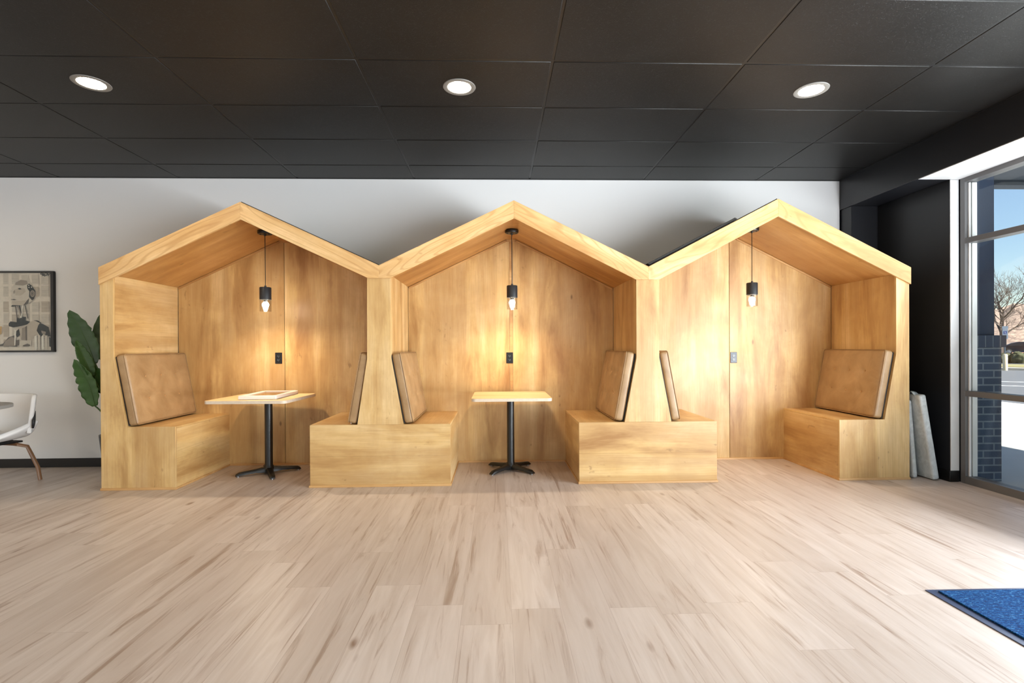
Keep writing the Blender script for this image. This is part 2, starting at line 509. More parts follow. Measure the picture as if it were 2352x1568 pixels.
class MB:
    def __init__(self):
        self.v, self.f, self.mi = [], [], []
        self.smooth = []

    def _add(self, vs, fs, mi=0, smooth=False):
        o = len(self.v)
        self.v += [tuple(p) for p in vs]
        for f in fs:
            self.f.append(tuple(o + i for i in f))
            self.mi.append(mi)
            self.smooth.append(smooth)
        return self

    def box(self, x0, x1, y0, y1, z0, z1, mi=0):
        p = [(x, y, z) for z in (z0, z1) for y in (y0, y1) for x in (x0, x1)]
        return self._add(p, [(0, 2, 3, 1), (4, 5, 7, 6), (0, 1, 5, 4), (2, 6, 7, 3), (0, 4, 6, 2), (1, 3, 7, 5)], mi)

    def prism(self, poly, y0, y1, mi=0, axis='Y'):
        """extrude a polygon; axis Y: poly is (x,z); axis Z: (x,y); axis X: (y,z)"""
        n = len(poly)
        mk = {'Y': lambda p, t: (p[0], t, p[1]), 'Z': lambda p, t: (p[0], p[1], t), 'X': lambda p, t: (t, p[0], p[1])}[axis]
        vs = [mk(p, y0) for p in poly] + [mk(p, y1) for p in poly]
        fs = [tuple(range(n))[::-1], tuple(range(n, 2 * n))]
        fs += [(i, (i + 1) % n, n + (i + 1) % n, n + i) for i in range(n)]
        return self._add(vs, fs, mi)

    def flat(self, poly3, mi=0):
        return self._add(poly3, [tuple(range(len(poly3)))], mi)

    def lathe(self, prof, c=(0, 0, 0), n=28, mi=0, smooth=True, axis='Z'):
        """prof: list of (r, h)"""
        vs, fs = [], []
        for r, h in prof:
            for i in range(n):
                a = 2 * PI * i / n
                x, y = r * math.cos(a), r * math.sin(a)
                q = {'Z': (x, y, h), 'Y': (x, h, y), 'X': (h, x, y)}[axis]
                vs.append((c[0] + q[0], c[1] + q[1], c[2] + q[2]))
        for j in range(len(prof) - 1):
            for i in range(n):
                k = (i + 1) % n
                fs.append((j * n + i, j * n + k, (j + 1) * n + k, (j + 1) * n + i))
        self._add(vs, fs, mi, smooth)
        if prof[0][0] > 1e-5:
            pass
        return self

    def disc(self, r, c, n=28, mi=0, up=True):
        vs = [(c[0] + r * math.cos(2 * PI * i / n), c[1] + r * math.sin(2 * PI * i / n), c[2]) for i in range(n)]
        return self._add(vs, [tuple(range(n)) if up else tuple(range(n))[::-1]], mi)

    def cyl(self, r, c, z0, z1, n=24, mi=0):
        return self.lathe([(0.0001, z0), (r, z0), (r, z0), (r, z1), (r, z1), (0.0001, z1)], (c[0], c[1], 0), n, mi, True)

    def tube(self, pts, rad, n=8, mi=0, closed=False, smooth=True, flat=1.0):
        pts = [Vector(p) for p in pts]
        N = len(pts)
        rads = rad if isinstance(rad, (list, tuple)) else [rad] * N
        vs, fs = [], []
        prev = None
        for i, p in enumerate(pts):
            if closed:
                t = pts[(i + 1) % N] - pts[i - 1]
            else:
                t = pts[min(i + 1, N - 1)] - pts[max(i - 1, 0)]
            t.normalize()
            if prev is None:
                a = Vector((0, 0, 1)) if abs(t.z) < 0.9 else Vector((1, 0, 0))
            else:
                a = prev
            u = (a - t * a.dot(t))
            u.normalize()
            prev = u
            b = t.cross(u)
            for k in range(n):
                an = 2 * PI * k / n
                vs.append(p + (u * math.cos(an) * flat + b * math.sin(an)) * rads[i])
        M_ = N if closed else N - 1
        for i in range(M_):
            j = (i + 1) % N
            for k in range(n):
                l = (k + 1) % n
                fs.append((i * n + k, i * n + l, j * n + l, j * n + k))
        if not closed:
            fs.append(tuple(range(n))[::-1])
            fs.append(tuple((N - 1) * n + k for k in range(n)))
        return self._add(vs, fs, mi, smooth)

    def sphere(self, r, c, n=14, mi=0, sx=1, sy=1, sz=1):
        prof = [(max(1e-4, math.sin(PI * i / n)), -math.cos(PI * i / n)) for i in range(n + 1)]
        o = len(self.v)
        self.lathe([(r * a, r * h) for a, h in prof], (0, 0, 0), n + 6, mi, True)
        for i in range(o, len(self.v)):
            x, y, z = self.v[i]
            self.v[i] = (c[0] + x * sx, c[1] + y * sy, c[2] + z * sz)
        return self

    def build(self, name, mats, parent=None, bevel=0.0, seg=2, recalc=True, label=None):
        me = bpy.data.meshes.new(name)
        off = Vector(parent['_o']) if parent is not None and '_o' in parent else Vector((0, 0, 0))
        me.from_pydata([Vector(p) - off for p in self.v], [], self.f)
        if not isinstance(mats, (list, tuple)):
            mats = [mats]
        for q in mats:
            me.materials.append(q)
        for p, mi, s in zip(me.polygons, self.mi, self.smooth):
            p.material_index = mi
            p.use_smooth = s
        bm = bmesh.new()
        bm.from_mesh(me)
        bmesh.ops.remove_doubles(bm, verts=bm.verts, dist=1e-6)
        if recalc:
            bmesh.ops.recalc_face_normals(bm, faces=bm.faces)
        bm.to_mesh(me)
        bm.free()
        me.set_sharp_from_angle(angle=math.radians(42))
        o = bpy.data.objects.new(name, me)
        COL.objects.link(o)
        if parent is not None:
            o.parent = parent
            if '_o' in parent:
                o['_o'] = parent['_o']
        if bevel:
            b = o.modifiers.new('bevel', 'BEVEL')
            b.width = bevel
            b.segments = seg
            b.limit_method = 'ANGLE'
            b.angle_limit = math.radians(40)
        if label:
            o['label'] = label
        return o


def tag(o, label=None, cat=None, group=None, kind=None):
    if label:
        o['label'] = label
    if cat:
        o['category'] = cat
    if group:
        o['group'] = group
    if kind:
        o['kind'] = kind
    return o


def thing(name, loc, label, cat, group=None, local=False):
    """Empty at the thing's base; parts are given in world coordinates unless local"""
    o = bpy.data.objects.new(name, None)
    COL.objects.link(o)
    o.location = loc
    o.empty_display_size = 0.1
    o['_o'] = (0.0, 0.0, 0.0) if local else tuple(loc)
    return tag(o, label, cat, group)


def struct(o):
    o['kind'] = 'structure'
    return o


def dup(root, loc, label, rot=None):
    def cp(src, par):
        c = src.copy()
        COL.objects.link(c)
        if par is not None:
            c.parent = par
        for ch in list(src.children):
            cp(ch, c)
        return c
    r = cp(root, None)
    r.location = loc
    if rot is not None:
        r.rotation_euler = rot
    r['label'] = label
    return r


# ------------------------------------------------------------------ the room
X0, X1 = -8.0, 4.03          # left wall, right wall face
Y0, YW = -5.2, 5.412         # wall behind the camera, booth wall
ZC = 3.007
HX, HZ = 3.736, 2.69         # bulkhead over the windows
struct(MB().box(X0, 4.30, Y0, YW, -0.04, 0.0).build('floor', M['floor']))
struct(MB().box(X0, HX, YW, YW + 0.12, 0, ZC).build('wall_back', M['white_paint']))
struct(MB().box(X0 - 0.1, X0, Y0, YW + 0.12, 0, ZC).build('wall_left', M['white_paint']))
wf = MB()
wf.box(X0 - 0.1, -6.2, Y0 - 0.12, Y0, 0, ZC).box(3.4, HX, Y0 - 0.12, Y0, 0, ZC).box(-6.2, 3.4, Y0 - 0.12, Y0, 2.75, ZC)  # wide opening is unseen, assumed here for daylight
struct(wf.build('wall_front', M['white_paint']))
wr = MB()
wr.box(HX, 4.25, Y0 - 0.12, YW + 0.12, HZ, ZC + 0.1)                 # bulkhead
wr.box(3.749, 4.25, 5.244, YW + 0.12, 0, HZ)                            # corner pilaster
wr.box(X1, 4.25, 4.392, 5.244, 0, HZ)                                # wall beside the window
wr.box(HX, 4.25, Y0 - 0.12, -4.0, 0, HZ)
struct(wr.build('wall_right', M['dark_paint'], bevel=0.004))
# ceiling: suspended tiles in a T grid
GX, GY, TW, TD = 0.36, 3.172, 1.2192, 0.6096
ct = MB()
kx0, kx1 = int((X0 - GX) / TW) - 1, int((HX - GX) / TW) + 1
ky0, ky1 = int((Y0 - GY) / TD) - 1, int((YW - GY) / TD) + 1
cx0, cx1, cy0, cy1 = X0, HX, Y0, YW
for i in range(kx0, kx1 + 1):
    for j in range(ky0, ky1 + 1):
        a0, a1 = max(cx0, GX + i * TW + 0.009), min(cx1, GX + (i + 1) * TW - 0.009)
        b0, b1 = max(cy0, GY + j * TD + 0.009), min(cy1, GY + (j + 1) * TD - 0.009)
        if a1 - a0 > 0.03 and b1 - b0 > 0.03:
            ct.box(a0, a1, b0, b1, ZC, ZC + 0.02)
ct.box(cx0, cx1, cy0, cy1, ZC + 0.03, ZC + 0.08)
struct(ct.build('ceiling', M['ceiling'], bevel=0.003, seg=1))
gb = MB()
for i in range(kx0, kx1 + 1):
    x = GX + i * TW
    if cx0 < x < cx1:
        gb.box(x - 0.012, x + 0.012, cy0, cy1, ZC + 0.004, ZC + 0.03)
for j in range(ky0, ky1 + 1):
    y = GY + j * TD
    if cy0 < y < cy1:
        gb.box(cx0, cx1, y - 0.012, y + 0.012, ZC + 0.0035, ZC + 0.029)
struct(gb.build('trim_1', M['grid']))
et = MB()
et.box(X0, HX, YW - 0.02, YW, ZC - 0.003, ZC + 0.004).box(HX - 0.02, HX, Y0, YW, ZC - 0.003, ZC + 0.004)
struct(et.build('trim_2', M['grid']))
struct(MB().box(X0, -3.46, YW - 0.008, YW, 0, 0.092).build('baseboard_back', M['baseboard'], bevel=0.003))
bb = MB()
bb.box(X1 - 0.008, X1, 4.392, 5.244, 0, 0.1).box(X1 - 0.008, 4.105, 4.384, 4.392, 0, 0.1)
struct(bb.build('baseboard_right', M['baseboard'], bevel=0.003))

struct(MB().box(X1 + 0.002, 4.1095, 4.386, 4.3918, 0.1, HZ - 0.006).build('trim_3', M['alu_pale_lit'], bevel=0.002))
struct(MB().box(HX + 0.004, 4.1095, -4.0, 4.385, HZ - 0.005, HZ).build('trim_4', M['alu_pale_lit']))  # pale plate ends where daylight does; that brightness is in its colour
# storefront window of the right wall
WX0, WX1 = 4.11, 4.215
win = bpy.data.objects.new('window_1', None)
COL.objects.link(win)
struct(win)
ys = [4.375, 2.90, 1.45, 0.0, -1.45, -2.9, -4.0]
fr = MB()
for i, y in enumerate(ys):
    fr.box(WX0, WX1, y - 0.045, y, 0.0, HZ)
    for s in ((-0.057, -0.045), (0.0, 0.012)):
        if (i == 0 and s[0] == 0.0) or (i == len(ys) - 1 and s[0] < 0):
            continue
        fr.box(WX0 + 0.028, WX0 + 0.046, y + s[0], y + s[1], 0.06, HZ - 0.05, 1)
        fr.box(WX0 + 0.056, WX1 - 0.004, y + s[0], y + s[1], 0.06, HZ - 0.05, 1)
for z0, z1 in ((0.0, 0.065), (0.768, 0.815), (2.108, 2.155), (HZ - 0.045, HZ)):
    fr.box(WX0 + 0.001, WX1 - 0.001, ys[-1], ys[0] - 0.04, z0, z1)
fr.build('window_frame', [M['alu'], M['alu_pale_lit']], win, bevel=0.0025)
for i in range(len(ys) - 1):
    for z0, z1 in ((0.065, 0.768), (0.815, 2.108), (2.155, HZ - 0.045)):
        MB().box(WX0 + 0.048, WX0 + 0.054, ys[i + 1] + 0.001, ys[i] - 0.046, z0, z1).build('window_pane', M['pane'], win)

# ------------------------------------------------------------------ the three-gabled booth
YF, YB = 4.488, 5.380        # front of the panels, face of the back panels
booth = thing('booth_seating', (0.158, 4.94, 0), 'long honey-stained plywood booth of three joined gabled houses with built-in benches', 'booth')
DU = 0.03                    # roof underside above the fascia's lower edge
gables = [
    # left end (x, top, bottom), apex (x, top, bottom), right end
    dict(l=(-3.423, 1.928, 1.778), a=(-2.217, 2.494, 2.342), r=(-1.027, 1.944, 1.832), lp=None, rp=(-1.122, 1.832)),
    dict(l=(-1.027, 1.944, 1.832), a=(0.158, 2.514, 2.356), r=(1.354, 1.930, 1.815), lp=(-0.925, 1.832), rp=(1.241, 1.815)),
    dict(l=(1.354, 1.930, 1.815), a=(2.528, 2.536, 2.378), r=(3.745, 1.921, 1.770), lp=(1.450, 1.815), rp=None),
]
YFA = 4.470
for gi, g in enumerate(gables):
    ax, at_, ab = g['a']
    for side in ('l', 'r'):
        ex, et_, eb = g[side]
        pv = g[side + 'p']
        poly = [(ax, at_), (ex, et_), (ex, eb)] + ([pv] if pv else []) + [(ax, ab)]
        MB().prism(poly, YFA, YF).build('fascia_board', M['fascia_' + side], booth, bevel=0.0015)
        sg = -1 if side == 'l' else 1
        bx, bz = pv if pv else (ex, eb)
        slope = (ab - bz) / abs(ax - bx)
        zf = ab + DU - 0.052 * slope
        poly = [(ax, at_ - 0.004), (ex, et_ - 0.004), (ex, eb + DU)]
        if pv:
            poly.append((bx, bz + DU))
        poly += [(ax + sg * 0.052, zf), (ax, zf)]
        MB().prism(poly, YF + 0.0005, 5.405).build('roof_panel', M['roofwood_' + side], booth)
        # batten where the roof meets the back panel
        dx, dz = (bx - ax - sg * 0.052), (bz + DU - zf)
        L = math.hypot(dx, dz)
        nx, nz = (-dz / L, dx / L) if sg < 0 else (dz / L, -dx / L)
        if nz > 0:
            nx, nz = -nx, -nz
        p0, p1 = (ax + sg * 0.052, zf), (bx, bz + DU)
        if pv is None:
            lim = -3.311 if side == 'l' else 3.618
            t = (lim - p0[0]) / (p1[0] - p0[0])
            p1 = (lim, p0[1] + t * (p1[1] - p0[1]))
        tk = 0.022
        gp = 0.004
        MB().prism([(p0[0] + nx * gp, p0[1] + nz * gp), (p1[0] + nx * gp, p1[1] + nz * gp), (p1[0] + nx * tk, p1[1] + nz * tk), (p0[0] + nx * tk, p0[1] + nz * tk)], YB - 0.007, YB - 0.0005).build('trim_strip', M['trimwood'], booth)
    MB().box(ax - 0.052, ax + 0.052, YB - 0.007, YB - 0.0005, zf - 0.022, zf).build('trim_strip', M['trimwood'], booth)
# thin black membrane edge that shows above two of the slopes
for g, side in ((gables[0], 'r'), (gables[2], 'l')):
    ax, at_, _ = g['a']
    ex, et_, _ = g[side]
    MB().prism([(ax, at_), (ex, et_), (ex, et_ + 0.008), (ax, at_ + 0.008)], YF + 0.002, 5.405).build('roof_membrane', M['membrane'], booth)


def roof_u(g, x):
    """underside height of gable g at x"""
    ax, _, ab = g['a']
    ex, ez = (g['lp'] or (g['l'][0], g['l'][2])) if x < ax else (g['rp'] or (g['r'][0], g['r'][2]))
    ez += DU
    zf = ab + DU - 0.052 * (ab + DU - ez) / abs(ax - ex)
    if abs(x - ax) < 0.052:
        return zf
    t = (abs(x - ax) - 0.052) / (abs(ex - ax) - 0.052)
    return zf + t * (ez - zf)


YBK = YB - 0.0005
ZS = 0.547
# partitions between the booths (post above, wedge-shaped backrest below)
parts_B = [(-1.135, -0.930, -1.139, -0.930, -1.228, -0.827, 1.125, 1.832), (1.247, 1.454, 1.246, 1.452, 1.137, 1.559, 1.118, 1.815)]
for (tl, tr, ml, mr, bl, br_, zm, zt) in parts_B:
    MB().prism([(tl, zt + DU), (ml, zm), (bl, ZS), (br_, ZS), (mr, zm), (tr, zt + DU)], YF, YBK).build('partition', M['woodZ'], booth, bevel=0.0015)
# end walls
gA, gD = gables[0], gables[2]
MB().prism([(-3.425, roof_u(gA, -3.42) - 0.001), (-3.425, ZS), (-3.211, ZS), (-3.314, 1.144), (-3.311, roof_u(gA, -3.311) - 0.001)], YF + 0.019, YBK).build('end_wall', M['woodY'], booth)
MB().prism([(3.740, roof_u(gD, 3.74) - 0.001), (3.740, ZS), (3.510, ZS), (3.619, 1.142), (3.620, roof_u(gD, 3.62) - 0.001)], YF + 0.019, YBK).build('end_wall', M['woodZ'], booth)
MB().prism([(-3.426, 1.80), (-3.426, 0.012), (-2.795, 0.012), (-2.795, ZS), (-3.211, ZS), (-3.314, 1.144), (-3.311, 1.85)], YF, YF + 0.0185).build('end_panel', M['woodZ'], booth, bevel=0.0015)
MB().prism([(3.741, 1.795), (3.741, 0.012), (3.092, 0.012), (3.092, ZS), (3.510, ZS), (3.619, 1.142), (3.620, 1.85)], YF, YF + 0.0185).build('end_panel', M['woodZ'], booth, bevel=0.0015)
# benches: box, seat board, front sheet, shoe moulding
benches = [(-3.425, -2.795, 'A'), (-1.640, -0.414, 'B'), (0.728, 1.970, 'C'), (3.092, 3.740, 'D')]
for x0, x1, e in benches:
    yf = YF + 0.0208
    MB().box(x0, x1, yf, YBK, 0.0, ZS - 0.0185).build('bench_box', M['woodY'], booth, bevel=0.0012)
    MB().box(x0, x1, yf, YBK, ZS - 0.018, ZS - 0.0003).build('bench_seat', M['woodY'], booth, bevel=0.0015)
    if e in 'BC':
        MB().box(x0, x1, YF, YF + 0.0185, 0.0, 0.2695).box(x0, x1, YF, YF + 0.0185, 0.2700, ZS - 0.0003).build('bench_front', M['woodX'], booth, bevel=0.0008)
    sh = MB()
    a0 = x0 - (0.008 if e != 'A' else 0.006)
    a1 = x1 + (0.008 if e != 'D' else 0.006)
    prof = lambda o: [(o, 0.0), (o - 0.008, 0.0), (o - 0.008, 0.012), (o - 0.004, 0.019), (o, 0.021)]
    sh.prism([(p[0], p[1]) for p in prof(YF)], a0, a1, axis='X')
    if e in 'ABC':
        sh.box(x1, x1 + 0.008, YF, YBK, 0, 0.018)
    if e in 'BCD':
        sh.box(x0 - 0.008, x0, YF, YBK, 0, 0.018)
    sh.build('shoe_moulding', M['trimwood'], booth, bevel=0.001)
# back panels, two sheets each
spans = [(0, -3.311, -1.137, -2.219, 0.0045), (1, -0.931, 1.247, 0.156, 0.036), (2, 1.453, 3.620, 2.502, 0.0045)]
for gi, xl, xr, xm, gap in spans:
    g = gables[gi]
    ax = g['a'][0]
    for a, b in ((xl + 0.003, xm - gap / 2), (xm + gap / 2, xr - 0.003)):
        xs = sorted({a, b} | {q for q in (ax - 0.052, ax + 0.052) if a < q < b})
        poly = [(a, 0.0), (b, 0.0)] + [(q, roof_u(g, min(max(q, xl), xr)) - 0.005) for q in reversed(xs)]
        MB().prism(poly, YB, YB + 0.018).build('back_panel', M['woodZ'], booth, bevel=0.001)
    if gap > 0.01:
        MB().box(xm - 0.0165, xm + 0.0165, YB + 0.003, YB + 0.018, 0, roof_u(g, xm) - 0.003).build('trim_strip', M['trimwood'], booth)
    else:
        MB().box(xm - 0.0022, xm + 0.0022, YB + 0.012, YB + 0.018, 0, roof_u(g, xm) - 0.003).build('seam_backing', M['membrane'], booth)
for xl, xr in ((-2.787, -1.648), (-0.406, 0.720), (1.978, 3.084)):
    MB().prism([(YB, 0.0), (YB - 0.008, 0.0), (YB - 0.008, 0.012), (YB - 0.004, 0.018), (YB, 0.02)], xl, xr, axis='X').build('shoe_moulding', M['trimwood'], booth)

# black panel lying on the valley side of the right-hand roof
g = gables[2]
sl_ = (2.536 - 1.930) / (2.528 - 1.354)
zt = lambda x: 1.930 + (x - 1.354) * sl_ + 0.009
bp = thing('flat_panel', (1.86, 4.9, zt(1.86)), 'black flat panel lying on the left slope of the rightmost gable roof', 'panel')
MB().prism([(1.372, zt(1.372)), (2.165, zt(2.165)), (2.143, zt(2.165) + 0.013), (1.350, zt(1.372) + 0.013)], 4.50, 5.25).build('sheet', M['membrane'], bp, bevel=0.003)
MB().prism([(2.1655, zt(2.1655)), (2.172, zt(2.172)), (2.150, zt(2.172) + 0.014), (2.1435, zt(2.1655) + 0.014)], 4.50, 5.25).build('edge_strip', M['alu'], bp)

# ------------------------------------------------------------------ tan leather back cushions
CW, CH, CT = 0.872, 0.628, 0.082


def cushion_body(W, H, T, r, dimples, bulge, mat, name, parent, wr=0.0):
    """rounded slab: local x = thickness (back at 0), y = width, z = height; front dimpled"""
    def axis(h, r, n):
        a = [-h + r * (1 - math.cos(PI / 2 * i / 5)) for i in range(5)]
        b = [-h + r + (2 * h - 2 * r) * i / n for i in range(n + 1)]
        c = [-q for q in a[::-1]]
        return a + b + c
    ya, za, xa = axis(W / 2, r, 34), axis(H / 2, r, 26), axis(T / 2, min(r, T * 0.45), 2)
    rx = min(r, T * 0.45)
    half = Vector((T / 2, W / 2, H / 2))

    def pos(p):
        inner = Vector((max(-half.x + rx, min(half.x - rx, p[0])), max(-half.y + r, min(half.y - r, p[1])), max(-half.z + r, min(half.z - r, p[2]))))
        d = Vector(p) - inner
        e = Vector((d.x / rx, d.y / r, d.z / r))
        mx = max(abs(e.x), abs(e.y), abs(e.z))
        if e.length > 1e-6:
            e = e * (mx / e.length)
        q = inner + Vector((e.x * rx, e.y * r, e.z * r))
        if p[0] > 0:
            fy, fz = q.y / half.y, q.z / half.z
            d_ = bulge * max(0, 1 - fy ** 4) * max(0, 1 - fz ** 4)
            for (by, bz) in dimples:
                rr = ((q.y - by) ** 2 + (q.z - bz) ** 2)
                d_ -= 0.013 * math.exp(-rr / 0.0006) + 0.008 * math.exp(-rr / 0.004)
            if dimples:
                for bz in sorted({b[1] for b in dimples}):
                    if abs(q.y) < W * 0.36:
                        d_ -= 0.0035 * math.exp(-((q.z - bz) / 0.012) ** 2)
            q.x += d_ * min(1.0, max(0.0, p[0] / half.x))
        if wr:
            q.x += wr * math.sin(q.z * 31 + q.y * 9) * math.sin(q.y * 17)
        return (q.x + T / 2, q.y, q.z + H / 2)
    mb = MB()

    def grid(A, B, f):
        vs = [pos(f(a, b)) for a in A for b in B]
        nb = len(B)
        fs = [(i * nb + j, (i + 1) * nb + j, (i + 1) * nb + j + 1, i * nb + j + 1) for i in range(len(A) - 1) for j in range(nb - 1)]
        mb._add(vs, fs, 0, True)
    for s in (1, -1):
        grid(ya, za, lambda a, b: (s * half.x, a, b))
        grid(xa, za, lambda a, b: (a, s * half.y, b))
        grid(xa, ya, lambda a, b: (a, b, s * half.z))
    o = mb.build(name, mat, parent)
    o.data.set_sharp_from_angle(angle=math.radians(80))
    return o


BTN = [(y, z) for z in (0.107, -0.093) for y in (-0.215, 0.0, 0.215)]
LEAN = math.atan2(0.106, 0.58)
cush = thing('back_cushion', (0, 0, 0), '', 'cushion', 'tan leather booth cushions', local=True)
cushion_body(CW, CH, CT, 0.026, BTN, 0.012, M['leather'], 'cushion_cover', cush, 0.0006)
for (y, z) in BTN:
    MB().sphere(0.0085, (CT - 0.0075, y, z + CH / 2), 8, sx=0.6).build('button', M['brass'], cush)
pp = []
for (sy, sz, a0) in ((1, 1, 0), (-1, 1, 90), (-1, -1, 180), (1, -1, 270)):
    for i in range(5):
        a = math.radians(a0 + 22.5 * i)
        pp.append((CT - 0.006, sy * (CW / 2 - 0.026) + 0.024 * math.cos(a), CH / 2 + sz * (CH / 2 - 0.026) + 0.024 * math.sin(a)))
MB().tube(pp, 0.0032, 6, closed=True).build('piping', M['leather'], cush)
MB().box(-0.007, 0.004, -CW / 2 + 0.012, CW / 2 - 0.012, 0.004, CH - 0.012).build('backing', M['membrane'], cush, bevel=0.002, label='black cardboard backing')
YC = 4.502 + CW / 2
G_ = 0.010
c0 = cush
spots = [
    (-3.211, 0, 'tan leather tufted cushion on the far-left end bench, facing the table with the white frame'),
    (-1.228, 1, 'tan leather cushion leaning on the left side of the partition left of the bare table'),
    (-0.827, 0, 'tan leather cushion leaning on the right side of the partition left of the bare table'),
    (1.137, 1, 'tan leather cushion leaning on the left side of the partition right of the bare table'),
    (1.559, 0, 'tan leather cushion leaning on the right side of the pale partition, in the tableless booth'),
    (3.510, 1, 'tan leather tufted cushion on the far-right end bench, beside the wrapped slabs'),
]
for i, (x, fl, lab) in enumerate(spots):
    sg = -1 if fl else 1
    loc = (x + sg * G_, YC, ZS + 0.002)
    rot = (0, -LEAN, 0) if not fl else Euler((0, -LEAN, PI)).copy()
    if i == 0:
        c0.location, c0.rotation_euler = loc, rot
        c0['label'] = lab
    else:
        c = dup(c0, loc, lab, rot)
        if i == 1:
            tg = MB().box(0.052, 0.058, 0.40, 0.412, -0.006, 0.012)
            tg.build('care_tag', M['plate_white'], c)

# ------------------------------------------------------------------ cafe tables
ZT = 0.757


def rrect(w, h, r, n=6):
    out = []
    for (sx, sy, a0) in ((1, 1, 0), (-1, 1, 90), (-1, -1, 180), (1, -1, 270)):
        for i in range(n + 1):
            a = math.radians(a0 + 90.0 * i / n)
            out.append((sx * (w / 2 - r) + r * math.cos(a), sy * (h / 2 - r) + r * math.sin(a)))
    return out


def make_table(loc, rot, label, rotbase):
    t = thing('cafe_table', loc, label, 'table', 'small square cafe tables in the booths', local=True)
    rr = rrect(0.735, 0.74, 0.045)
    top = MB()
    n = len(rr)
    zb, zt_ = ZT - 0.028, ZT
    top.prism([(x, y - 0.09) for x, y in rr], zb, zt_ - 0.0015, 1, 'Z')
    top.prism([(x * 0.996, y * 0.996 - 0.09) for x, y in rr], zt_ - 0.0015, zt_, 0, 'Z')
    top.build('tabletop', [M['tabletop'], M['tableedge']], t, bevel=0.002)
    MB().lathe([(0.0001, 0.045), (0.052, 0.045), (0.045, 0.07), (0.036, 0.085), (0.036, zb - 0.012), (0.09, zb - 0.012), (0.09, zb - 0.0005), (0.0001, zb - 0.0005)]).build('column', M['black_metal'], t)
    for k in range(4):
        a = rotbase + k * PI / 2
        ca, sa = math.cos(a), math.sin(a)
        prof = [(0.0, 0.062, 0.034), (0.06, 0.064, 0.034), (0.12, 0.054, 0.030), (0.20, 0.046, 0.027), (0.262, 0.040, 0.025), (0.285, 0.026, 0.022), (0.292, 0.014, 0.019)]
        vs, fs = [], []
        for (d, h, hw) in prof:
            zl = 0.012 + max(0, 0.012 * (1 - abs(d - 0.13) / 0.13)) if d < 0.26 else 0.010
            for (off, z) in ((-hw, zl), (-hw, h * 0.72), (-hw * 0.6, h), (hw * 0.6, h), (hw, h * 0.72), (hw, zl)):
                vs.append((d * ca - off * sa, d * sa + off * ca, z))
        m6 = 6
        for i in range(len(prof) - 1):
            for j in range(m6):
                l = (j + 1) % m6
                fs.append((i * m6 + j, i * m6 + l, (i + 1) * m6 + l, (i + 1) * m6 + j))
        fs.append(tuple(range(m6)))
        fs.append(tuple((len(prof) - 1) * m6 + j for j in range(m6)))
        ft = MB()
        ft._add(vs, fs, 0, True)
        f = ft.build('foot', M['black_metal'], t)
        MB().cyl(0.011, (0.268 * ca, 0.268 * sa), 0.0, 0.014, 12).build('glide', M['steel'], f)
    t.rotation_euler = (0, 0, rot)
    return t


make_table((0.134, 5.035, 0), 0.0, 'small square maple table with bare top in the middle booth', math.radians(47))
make_table((-2.235, 5.03, 0), math.radians(-1.5), 'small square maple table holding a white picture frame in the left booth', math.radians(31.5))

# white picture frame lying flat on the left table
pf = thing('picture_frame', (-2.19, 4.96, ZT), 'white picture frame lying flat on the left booth table', 'picture frame', local=True)
fw, fh, fb, ft_ = 0.335, 0.60, 0.036, 0.036
o_ = MB()
o_.box(-fw / 2, fw / 2, -fh / 2, -fh / 2 + fb, 0, ft_).box(-fw / 2, fw / 2, fh / 2 - fb, fh / 2, 0, ft_)
o_.box(-fw / 2, -fw / 2 + fb, -fh / 2 + fb, fh / 2 - fb, 0, ft_).box(fw / 2 - fb, fw / 2, -fh / 2 + fb, fh / 2 - fb, 0, ft_)
o_.build('frame', M['white_frame'], pf, bevel=0.008, seg=3)
MB().box(-fw / 2 + fb, fw / 2 - fb, -fh / 2 + fb, fh / 2 - fb, 0.004, 0.027).build('glazed_print', M['brown_art'], pf, label='glossy glazed print, brown of reflected wood in its colour')
pf.rotation_euler = (0, 0, math.radians(3))

